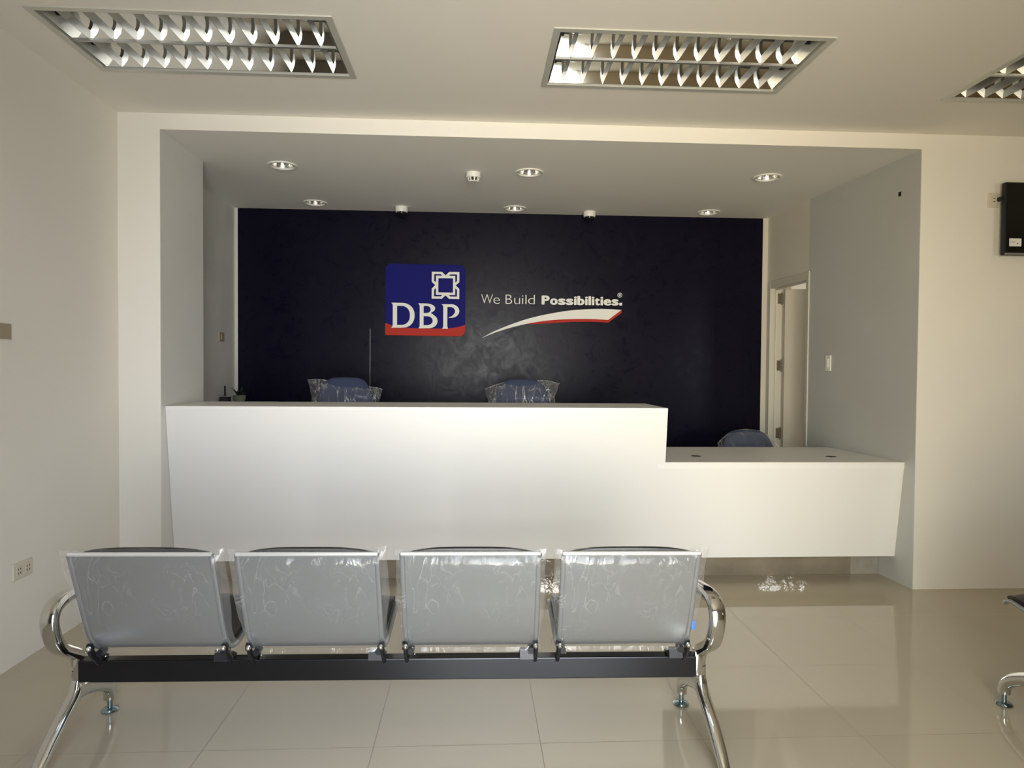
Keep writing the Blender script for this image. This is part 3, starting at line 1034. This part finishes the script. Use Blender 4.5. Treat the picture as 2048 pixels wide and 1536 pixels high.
def bench(loc, rotz, label, seats=(0, 1, 2, 3), full=True):
    b = thing('waiting_bench', label, 'bench', loc, rotz, 'four-seat waiting benches')
    MB().box(-1.105, -0.025, 0.235, 1.105, 0.025, 0.313).build('beam', M['beam'], b, bevel=0.004, label='black square steel beam')
    # end castings
    armp = [(0.010, 0.272), (0.008, 0.300), (-0.012, 0.330), (-0.060, 0.360), (-0.115, 0.395), (-0.152, 0.445), (-0.168, 0.500), (-0.155, 0.538), (-0.118, 0.558), (-0.060, 0.562), (0.010, 0.556), (0.075, 0.548), (0.110, 0.540)]
    legp = [(0.010, 0.269), (0.010, 0.235), (0.004, 0.205), (-0.030, 0.175), (-0.090, 0.145), (-0.150, 0.112), (-0.200, 0.080), (-0.238, 0.052), (-0.262, 0.028)]
    frp = [(-0.012, 0.200), (0.020, 0.192), (0.070, 0.180), (0.130, 0.158), (0.190, 0.130), (0.230, 0.100), (0.245, 0.072), (0.246, 0.048)]
    for sg_ in (-1, 1):
        ux = 1.130 if sg_ > 0 else -1.124
        # the near casting stands a few degrees askew
        tw = Matrix.Translation((ux, 0, 0)) @ Matrix.Rotation(0.075 if sg_ < 0 else 0.0, 4, 'Z') @ Matrix.Translation((-ux, 0, 0))
        P = [(ux, v, w) for v, w in smooth_path(armp, 5)]
        m_ = len(P)
        rr = []
        for i in range(m_):
            f_ = i / (m_ - 1)
            wdt = 0.018 + 0.010 * min(1, max(0, (f_ - 0.08) / 0.25)) - 0.006 * max(0, (f_ - 0.75) / 0.25)
            rr.append((wdt, 0.017 if f_ > 0.12 else 0.021))
        arm = MB().tube(P, rr, n=20, power=2.5).xform(tw).build('armrest', M['cast'], b, smooth=50, label='polished cast armrest loop')
        # raised rib along the inner edge of the loop
        rib = [(ux, v, w) for v, w in smooth_path(armp, 5)][7:-3]
        MB().tube([(ux - sg_ * 0.022, p[1], p[2]) for p in rib], (0.005, 0.0185), n=10, power=2.0).xform(tw).build('rib', M['cast'], arm, smooth=50)
        MB().tube([(ux, 0.010, 0.2688), (ux, 0.010, 0.2722)], (0.0170, 0.0195), n=18, power=2.5).xform(tw).build('joint_line', M['rubber'], arm)
        MB().box(min(ux, sg_ * 1.10), -0.022, 0.240, max(ux, sg_ * 1.10), 0.022, 0.330).build('beam_socket', M['cast'], arm, bevel=0.006, smooth=40)
        P = [(ux, v, w) for v, w in smooth_path(legp, 5)]
        rr = [(0.019 + 0.004 * math.sin(math.pi * i / (len(P) - 1)), 0.021 - 0.004 * i / (len(P) - 1)) for i in range(len(P))]
        leg = MB().tube(P, rr, n=20, power=2.4).xform(tw).build('rear_leg', M['cast'], b, smooth=50)
        MB().tube([(p[0] - sg_ * 0.006, p[1] + 0.012, p[2] - 0.014) for p in P[14:-4]], (0.008, 0.008), n=10).xform(tw).build('rib', M['cast'], leg, smooth=50)
        MB().lathe([(0.0, 0.0), (0.030, 0.0), (0.032, 0.004), (0.026, 0.010), (0.010, 0.014), (0.010, 0.036), (0.0, 0.036)], 28, (ux, -0.268, 0.0)).xform(tw).build('glide', M['zinc'], leg, smooth=40)
        P = [(ux, v, w) for v, w in smooth_path(frp, 5)]
        rr = [(0.021, 0.033 - 0.012 * i / (len(P) - 1)) for i in range(len(P))]
        leg = MB().tube(P, rr, n=20, power=2.4).xform(tw).build('front_leg', M['cast'], b, smooth=50)
        MB().lathe([(0.0, 0.0), (0.030, 0.0), (0.032, 0.004), (0.026, 0.010), (0.010, 0.014), (0.010, 0.056), (0.0, 0.056)], 28, (ux, 0.247, 0.0)).xform(tw).build('glide', M['zinc'], leg, smooth=40)
        # gusset where both legs meet under the beam
        MB().prism([(-0.030, 0.165), (0.045, 0.172), (0.060, 0.190), (0.030, 0.240), (-0.010, 0.240)], ux - 0.013, ux + 0.013, 0).xform(tw).build('gusset', M['cast'], leg, bevel=0.006, smooth=50)
    for si in seats:
        uc = (0.013 if full else -0.025) + (si - 1.5) * 0.541
        st = bpy.data.objects.new('seat', None)
        COL.objects.link(st)
        st.parent = b
        st.location = (uc, 0, 0)
        pan = strip(PS, NS, -HW + 0.016, HW - 0.016, -0.002, 0.002)
        pan.build('seat_pan', M['pan'], st, smooth=40)
        # rolled top edge of the pan, its highlight painted in brighter silver
        MB().tube([(-HW + 0.006, -0.199, 0.740), (HW - 0.006, -0.199, 0.740)], 0.0075, n=12, up=(0, 0, 1)).build('top_rail', M['railm'], st, smooth=50)
        for sg_ in (-1, 1):
            MB().tube([(sg_ * (HW - 0.009), v, w) for v, w in PS], (0.009, 0.008), n=12, power=3).build('side_rail', M['pan'], st, smooth=50)
        bul = lambda s: (0.55 + 0.45 * min(1.0, 3.2 * min(s, 1 - s)))
        bp = PS[1:24]
        MB_ = strip(bp, NS[1:24], -HW + 0.022, HW - 0.022, 0.003, 0.030, 13, bul)
        # the pad's arched top shows above the pan
        MB_.grid([[(-HW + 0.022 + (2 * HW - 0.044) * k / 16, -0.180 + dv, 0.735 + (0.018 + dz) * (1 - abs(2 * k / 16 - 1) ** 3.5) ** 0.8) for k in range(17)] for dv, dz in ((-0.006, -0.012), (-0.004, 0.0), (0.006, 0.004), (0.018, 0.0), (0.024, -0.014))])
        MB_.build('back_pad', M['pad'], st, smooth=50)
        sp = strip(PS[34:-3], NS[34:-3], -HW + 0.022, HW - 0.022, 0.003, 0.036, 13, bul)
        sp.build('seat_pad', M['pad'], st, smooth=50)
        for sg_ in (-1, 1):         # black hooked brackets with a bright bolt
            ub = sg_ * 0.230
            br = MB()
            hook = smooth_path([(-0.078, 0.386), (-0.079, 0.372), (-0.066, 0.352), (-0.047, 0.334), (-0.034, 0.318), (-0.026, 0.311)], 4)
            br.tube([(ub, v, w) for v, w in hook], [(0.007, 0.014 - 0.004 * abs(i / len(hook) - 0.5)) for i in range(len(hook))], n=12, power=3)
            br.tube([(ub + 0.006, -0.078, 0.383), (ub - 0.010, -0.078, 0.383)], 0.0145, n=18, up=(0, 0, 1))
            br.tube([(ub - sg_ * 0.016, -0.060, 0.353), (ub - sg_ * 0.016, -0.020, 0.353)], 0.012, n=14, up=(0, 0, 1))
            br.prism([(-0.046, 0.316), (-0.036, 0.352), (-0.030, 0.352), (0.030, 0.317), (0.030, 0.313), (-0.030, 0.3135)], min(ub, ub - sg_ * 0.055), max(ub, ub - sg_ * 0.004), 0)
            br.build('bracket', M['black'], st, smooth=40, label='black hooked steel bracket')
            bl = MB()
            bl.lathe([(0.0, 0.0095), (0.005, 0.0082), (0.008, 0.0048), (0.009, 0.0)], 16)
            bl.xform(Matrix.Translation((ub - sg_ * 0.002, -0.093, 0.384)) @ Matrix.Rotation(math.radians(90), 4, 'X'))
            bl.build('bolt', M['chrome'], st, smooth=50)
            MB().lathe([(0.0, 0.005), (0.004, 0.004), (0.006, 0.0)], 14, (ub - sg_ * 0.026, -0.036, 0.334)).build('bolt', M['chrome'], st, smooth=50)
        # clear film bag left on the back
        sd = si * 3.7 + 1.3
        spike = {0: (0.004, 0.008), 1: (0.006, 0.020), 2: (0.002, 0.004), 3: (0.003, 0.012)}[si]
        flare = {0: 0.268, 1: 0.266, 2: 0.256, 3: 0.264}[si]

        def topf(x_, sp=spike, sd=sd):
            k = max(0.0, abs(x_) - 0.72) / 0.28
            return 0.748 + 0.008 * (1 - x_ * x_) + (sp[0] if x_ < 0 else sp[1]) * k + 0.003 * noise.noise(Vector((x_ * 4, sd, 0)))
        fb = film_bag(lambda t_, f_=flare: 0.250 + (f_ - 0.250) * max(0, t_ - 0.25) / 0.75 - 0.004 * math.sin(9 * t_), (0.352, 0.75),
                      lambda w: prof_v(w) + 0.012, lambda t_: 0.040 * (1 - max(0, (t_ - 0.86) / 0.14) ** 1.5) + 0.003, topf, 0.03, sd)
        fb.build('plastic_wrap', M['film'], st, smooth=60, label='crinkled clear plastic film')
        if si == 3 and full:
            MB().box(HW - 0.003, -0.106, 0.444, HW + 0.012, -0.099, 0.474).build('blue_tag', M['bluetag'], st, bevel=0.003, label='bright blue plastic tag')
    return b


bench((-0.290, 2.455, 0), -0.0183, 'four-seat waiting bench seen from behind, steel backs wrapped in clear film')
bench((3.306, 2.360, 0), -0.0183, 'waiting bench cut off by the frame, only a front foot and seat corner showing', full=False)

# ------------------------------------------------------------------ office chairs behind the counter
def office_chair(loc, rotz, label, seat_z, back_top, bw_, style):
    t = thing('office_chair', label, 'office chair', loc, rotz, 'blue office chairs behind the counter')
    # backrest (chair faces -y, the counter)
    rows = []
    b0 = seat_z + 0.16
    for i in range(17):
        th_ = math.pi * i / 16
        row = []
        for k in range(28):
            ph = 2 * math.pi * k / 28
            cz = -math.cos(th_)
            s = math.sin(th_) ** 0.45 if 0 < i < 16 else 0.0
            cx = math.copysign(abs(math.cos(ph)) ** 0.7, math.cos(ph))
            row.append((bw_ / 2 * s * cx * (1 - 0.10 * max(0, cz)), 0.20 + 0.05 * s * math.sin(ph) + 0.10 * (cz * 0.5), (b0 + back_top) / 2 + (back_top - b0) / 2 * cz))
        rows.append(row)
    MB().grid(rows, close_u=True).build('backrest', M['blue'], t, smooth=80)
    MB().lathe([(0.0, -0.03), (0.20, -0.03), (0.24, -0.01), (0.245, 0.02), (0.22, 0.045), (0.0, 0.05)], 36, (0, -0.03, seat_z)).build('seat', M['blue'], t, smooth=60)
    MB().tube([(0, 0.08, seat_z - 0.04), (0, 0.26, seat_z - 0.03), (0, 0.285, seat_z + 0.10), (0, 0.245, seat_z + 0.30)], (0.03, 0.008), n=12).build('back_support', M['rubber'], t, smooth=50)
    MB().tube([(0, 0, 0.10), (0, 0, seat_z - 0.03)], 0.025, n=18).build('gas_column', M['chrome'], t, smooth=50)
    for k in range(5):
        a = 2 * math.pi * k / 5 + 0.3
        c, s = math.cos(a), math.sin(a)
        MB().tube([(0.02 * c, 0.02 * s, 0.115), (0.27 * c, 0.27 * s, 0.075)], [(0.022, 0.018), (0.015, 0.012)], n=10, up=(0, 0, 1)).build('base_arm', M['rubber'], t, smooth=50)
        cs = MB().lathe([(0.0, -0.011), (0.026, -0.011), (0.028, 0.0), (0.026, 0.011), (0.0, 0.011)], 18)
        cs.xform(Matrix.Translation((0.27 * c, 0.27 * s, 0.028)) @ Matrix.Rotation(a, 4, 'Z') @ Matrix.Rotation(math.pi / 2, 4, 'X'))
        cs.build('caster', M['rubber'], t, smooth=50)
    if seat_z > 0.6:
        MB().tube([(0.19 * math.cos(a), 0.19 * math.sin(a), 0.30) for a in [2 * math.pi * k / 32 for k in range(33)]], 0.010, n=10, up=(0, 0, 1)).build('foot_ring', M['chrome'], t, smooth=50)
    # loose film pulled over the back
    zt, sd = back_top, style * 5.1 + 2
    if style == 0:
        def tf(x):
            pts = [(-1.05, zt - 0.022), (-0.8, zt - 0.018), (-0.45, zt - 0.028), (-0.1, zt - 0.045), (0.25, zt - 0.045), (0.6, zt - 0.070), (0.85, zt - 0.078), (1.05, zt - 0.096)]
            return lerp(pts, x)
    elif style == 1:
        def tf(x):
            pts = [(-1.05, zt - 0.085), (-0.8, zt - 0.055), (-0.5, zt - 0.028), (0.0, zt - 0.022), (0.5, zt - 0.012), (0.75, zt - 0.012), (1.05, zt - 0.042)]
            return lerp(pts, x)
    else:
        def tf(x):
            return zt + 0.006 - 0.11 * abs(x) ** 2.4
    hw = bw_ / 2 + 0.035

    def us(t_):
        return hw + (0.030 * max(0, (t_ - 0.7) / 0.3) if style < 2 else 0.0)
    fb = film_bag(us, (b0 + 0.05, zt), lambda w: 0.20 + 0.05 * (2 * (w - b0) / (back_top - b0) - 1), lambda t_: 0.062 * (1 - max(0, (t_ - 0.8) / 0.2) ** 1.6) + 0.004, tf, 0.03, sd, jitter=0.009, nu=40, nw=30)
    wr = fb.build('plastic_wrap', M['chairfilm'], t, smooth=70, label='loose clear plastic wrap')
    # bright line along the bag's top edge, painted on as a milky thread
    nu_, nw_ = 40, 30
    row = fb.v[nw_ * 2 * nu_:nw_ * 2 * nu_ + nu_ + 1] if False else fb.v[-2 * nu_:]
    edge_glint = [p for p in row[nu_:]] + [row[0]]
    MB().tube([(p[0], p[1] - 0.002, p[2]) for p in edge_glint], 0.0022, n=6, up=(0, 1, 0)).build('edge_glint', M['edge_glint'], wr, smooth=60)
    return t


def lerp(pts, x):
    for (a, b), (c, d) in zip(pts[:-1], pts[1:]):
        if x <= c:
            return b + (d - b) * max(0, min(1, (x - a) / (c - a)))
    return pts[-1][1]


office_chair((-0.965, 4.95, 0), 0.05, 'tall blue office chair under the square sign, wrap slipping off its back', 0.68, 1.285, 0.43, 0)
office_chair((0.350, 4.95, 0), -0.04, 'tall blue office chair under the slogan, wrap bunched at both corners', 0.68, 1.280, 0.44, 1)
office_chair((2.235, 5.22, 0), 0.0, 'low blue office chair behind the lower desk, before the open door', 0.43, 0.868, 0.42, 2)

# ------------------------------------------------------------------ small cabinet in the far corner with the plant on it
cb = thing('side_cabinet', 'low side cabinet hidden behind the counter in the far corner', 'cabinet', (-1.88, 5.72, 0))
MB().box(-0.19, -0.22, 0.03, 0.19, 0.22, 1.06).build('body', M['laminate'], cb, bevel=0.003)
MB().box(-0.185, -0.232, 0.05, 0.185, -0.220, 1.04).build('door', M['laminate'], cb, bevel=0.002)
pl = thing('potted_plant', 'small dark leafy plant in a glassy pot peeping over the counter end', 'plant', (-1.955, 5.75, 1.06))
MB().lathe([(0.0, 0.0), (0.036, 0.0), (0.050, 0.035), (0.052, 0.060), (0.046, 0.062), (0.044, 0.050), (0.0, 0.050)], 24).build('pot', pbr('grey_green_glass', (0.16, 0.18, 0.13), 0.15), pl, smooth=50)
lf = MB()
for k in range(16):
    a = random.uniform(0, 6.28)
    el = random.uniform(0.5, 1.3)
    ln = random.uniform(0.05, 0.10)
    d = Vector((math.cos(a) * math.cos(el), math.sin(a) * math.cos(el), math.sin(el)))
    sd_ = d.cross(Vector((0, 0, 1))).normalized() * 0.011
    p0 = Vector((0, 0, 0.05))
    p1, p2 = p0 + d * ln * 0.6 + Vector((0, 0, 0.005)), p0 + d * ln
    nrm = d.cross(sd_).normalized() * 0.002
    lf.add([p0, p1 - sd_, p2, p1 + sd_, p0 + nrm, p1 - sd_ + nrm, p2 + nrm, p1 + sd_ + nrm], [(0, 1, 2, 3), (4, 7, 6, 5), (0, 4, 5, 1), (1, 5, 6, 2), (2, 6, 7, 3), (3, 7, 4, 0)])
lf.build('foliage', M['leaf'], pl)
rtr = thing('radio_unit', 'small flat box with an upright black antenna in the far corner', 'radio unit', (-2.020, 5.66, 1.06))
MB().box(-0.045, -0.06, 0.0, 0.020, 0.02, 0.050).build('case', M['rubber'], rtr, bevel=0.004)
MB().tube([(-0.022, 0.0, 0.058), (-0.022, 0.0, 0.140)], 0.007, n=12).build('antenna', M['rubber'], rtr, smooth=50)

# ------------------------------------------------------------------ wall plates
def plate(name, label, cat, loc, rotz, w, h, mat, kind):
    """plate lies in local xz, faces -y"""
    t = thing(name, label, cat, loc, rotz, 'wall switches and sockets')
    MB().box(-w / 2, -0.010, -h / 2, w / 2, 0.0, h / 2).build('cover_plate', mat, t, bevel=0.003)
    if kind == 'outlet':
        for ox in (-w / 4.4, w / 4.4):
            MB().box(ox - 0.019, -0.0125, -0.020, ox + 0.019, -0.010, 0.020).build('socket_insert', mat, t, bevel=0.001)
            for a, b_ in ((-0.008, 0.009), (-0.008, -0.009), (0.008, 0.009), (0.008, -0.009)):
                MB().box(ox + a - 0.0022, -0.0132, b_ - 0.004, ox + a + 0.0022, -0.0124, b_ + 0.004).build('slot', M['hole'], t)
    elif kind == 'switch':
        MB().box(-w * 0.2, -0.016, -h * 0.28, w * 0.2, -0.010, h * 0.28).build('rocker', mat, t, bevel=0.002)
    elif kind == 'single':
        MB().box(-0.018, -0.0125, -0.018, 0.018, -0.010, 0.018).build('socket_insert', mat, t, bevel=0.001)
        for b_ in (0.010, -0.010):
            MB().box(-0.009, -0.0132, b_ - 0.002, 0.004, -0.0124, b_ + 0.002).build('slot', M['hole'], t)
    return t


plate('wall_outlet', 'beige double power outlet low on the side wall beside the bench', 'outlet', (XL, 3.198, 0.424), math.radians(90), 0.132, 0.075, M['beigeplate'], 'outlet')
plate('wall_switch', 'tan blank switch plate on the side wall, cut by the frame edge', 'switch', (XL, 3.075, 1.505), math.radians(90), 0.118, 0.068, M['tanplate'], 'blank')
plate('wall_switch', 'small tan switch plate on the inner niche wall near the navy wall', 'switch', (NL, 5.675, 1.600), math.radians(90), 0.110, 0.075, M['tanplate'], 'switch')
ang = math.atan2(J2 - D, RB - OR_)
rev = lambda y: OR_ + (RB - OR_) * (y - D) / (J2 - D) - 0.002
plate('wall_switch', 'upright white light switch on the grey reveal before the door', 'switch', (rev(5.0), 5.0, 1.418), ang + math.pi, 0.070, 0.118, M['white'], 'switch')
tb = thing('wall_bolt', 'small dark anchor hole high on the grey reveal', 'anchor', (rev(4.245), 4.245, 2.50), ang + math.pi)
MB().box(-0.012, -0.003, -0.014, 0.012, 0.0, 0.014).build('sleeve', M['hole'], tb, bevel=0.001)
plate('wall_outlet', 'white power outlet high on the wall beside the screen', 'outlet', (3.200, D, 2.423), 0, 0.075, 0.088, M['beigeplate'], 'single')

# ------------------------------------------------------------------ wall screen
tv = thing('wall_television', 'black flat screen on the wall with a white sticker in its corner', 'television', (3.222, D, 2.076))
MB().box(0.0, -0.072, 0.0, 0.74, -0.040, 0.442).build('housing', M['black'], tv, bevel=0.004)
MB().box(0.012, -0.0735, 0.020, 0.728, -0.0715, 0.430).build('screen', M['screen'], tv)
MB().box(0.002, -0.0745, 0.002, 0.738, -0.0715, 0.012).build('lower_bezel', M['alu'], tv, bevel=0.001)
MB().box(0.24, -0.040, 0.12, 0.50, 0.0, 0.32).build('wall_bracket', M['black'], tv, bevel=0.002)
sk = MB().box(0.028, -0.0748, 0.052, 0.105, -0.0734, 0.100).build('sticker', M['signwhite'], tv, label='white paper sticker')
MB().box(0.077, -0.0754, 0.066, 0.084, -0.0747, 0.073).build('printed_mark', M['hole'], sk)
MB().box(0.034, -0.0752, 0.074, 0.066, -0.0747, 0.076).build('printed_line', pbr('tan_print', (0.45, 0.30, 0.18), 0.6), sk)
MB().box(0.034, -0.0752, 0.082, 0.066, -0.0747, 0.084).build('printed_line', pbr('tan_print_dark', (0.40, 0.28, 0.18), 0.6), sk)
pg = MB()
pg.tube([(0.002, -0.014, 0.349), (0.002, -0.050, 0.349)], (0.013, 0.011), n=12, up=(0, 0, 1), power=3)
pg.tube(smooth_path([(0.004, -0.045, 0.350), (0.030, -0.046, 0.353), (0.060, -0.028, 0.354), (0.120, -0.018, 0.34), (0.20, -0.015, 0.30), (0.25, -0.015, 0.27)], 5), 0.0065, n=10, up=(0, 0, 1))
pg.build('power_cord', M['rubber'], tv, smooth=50)
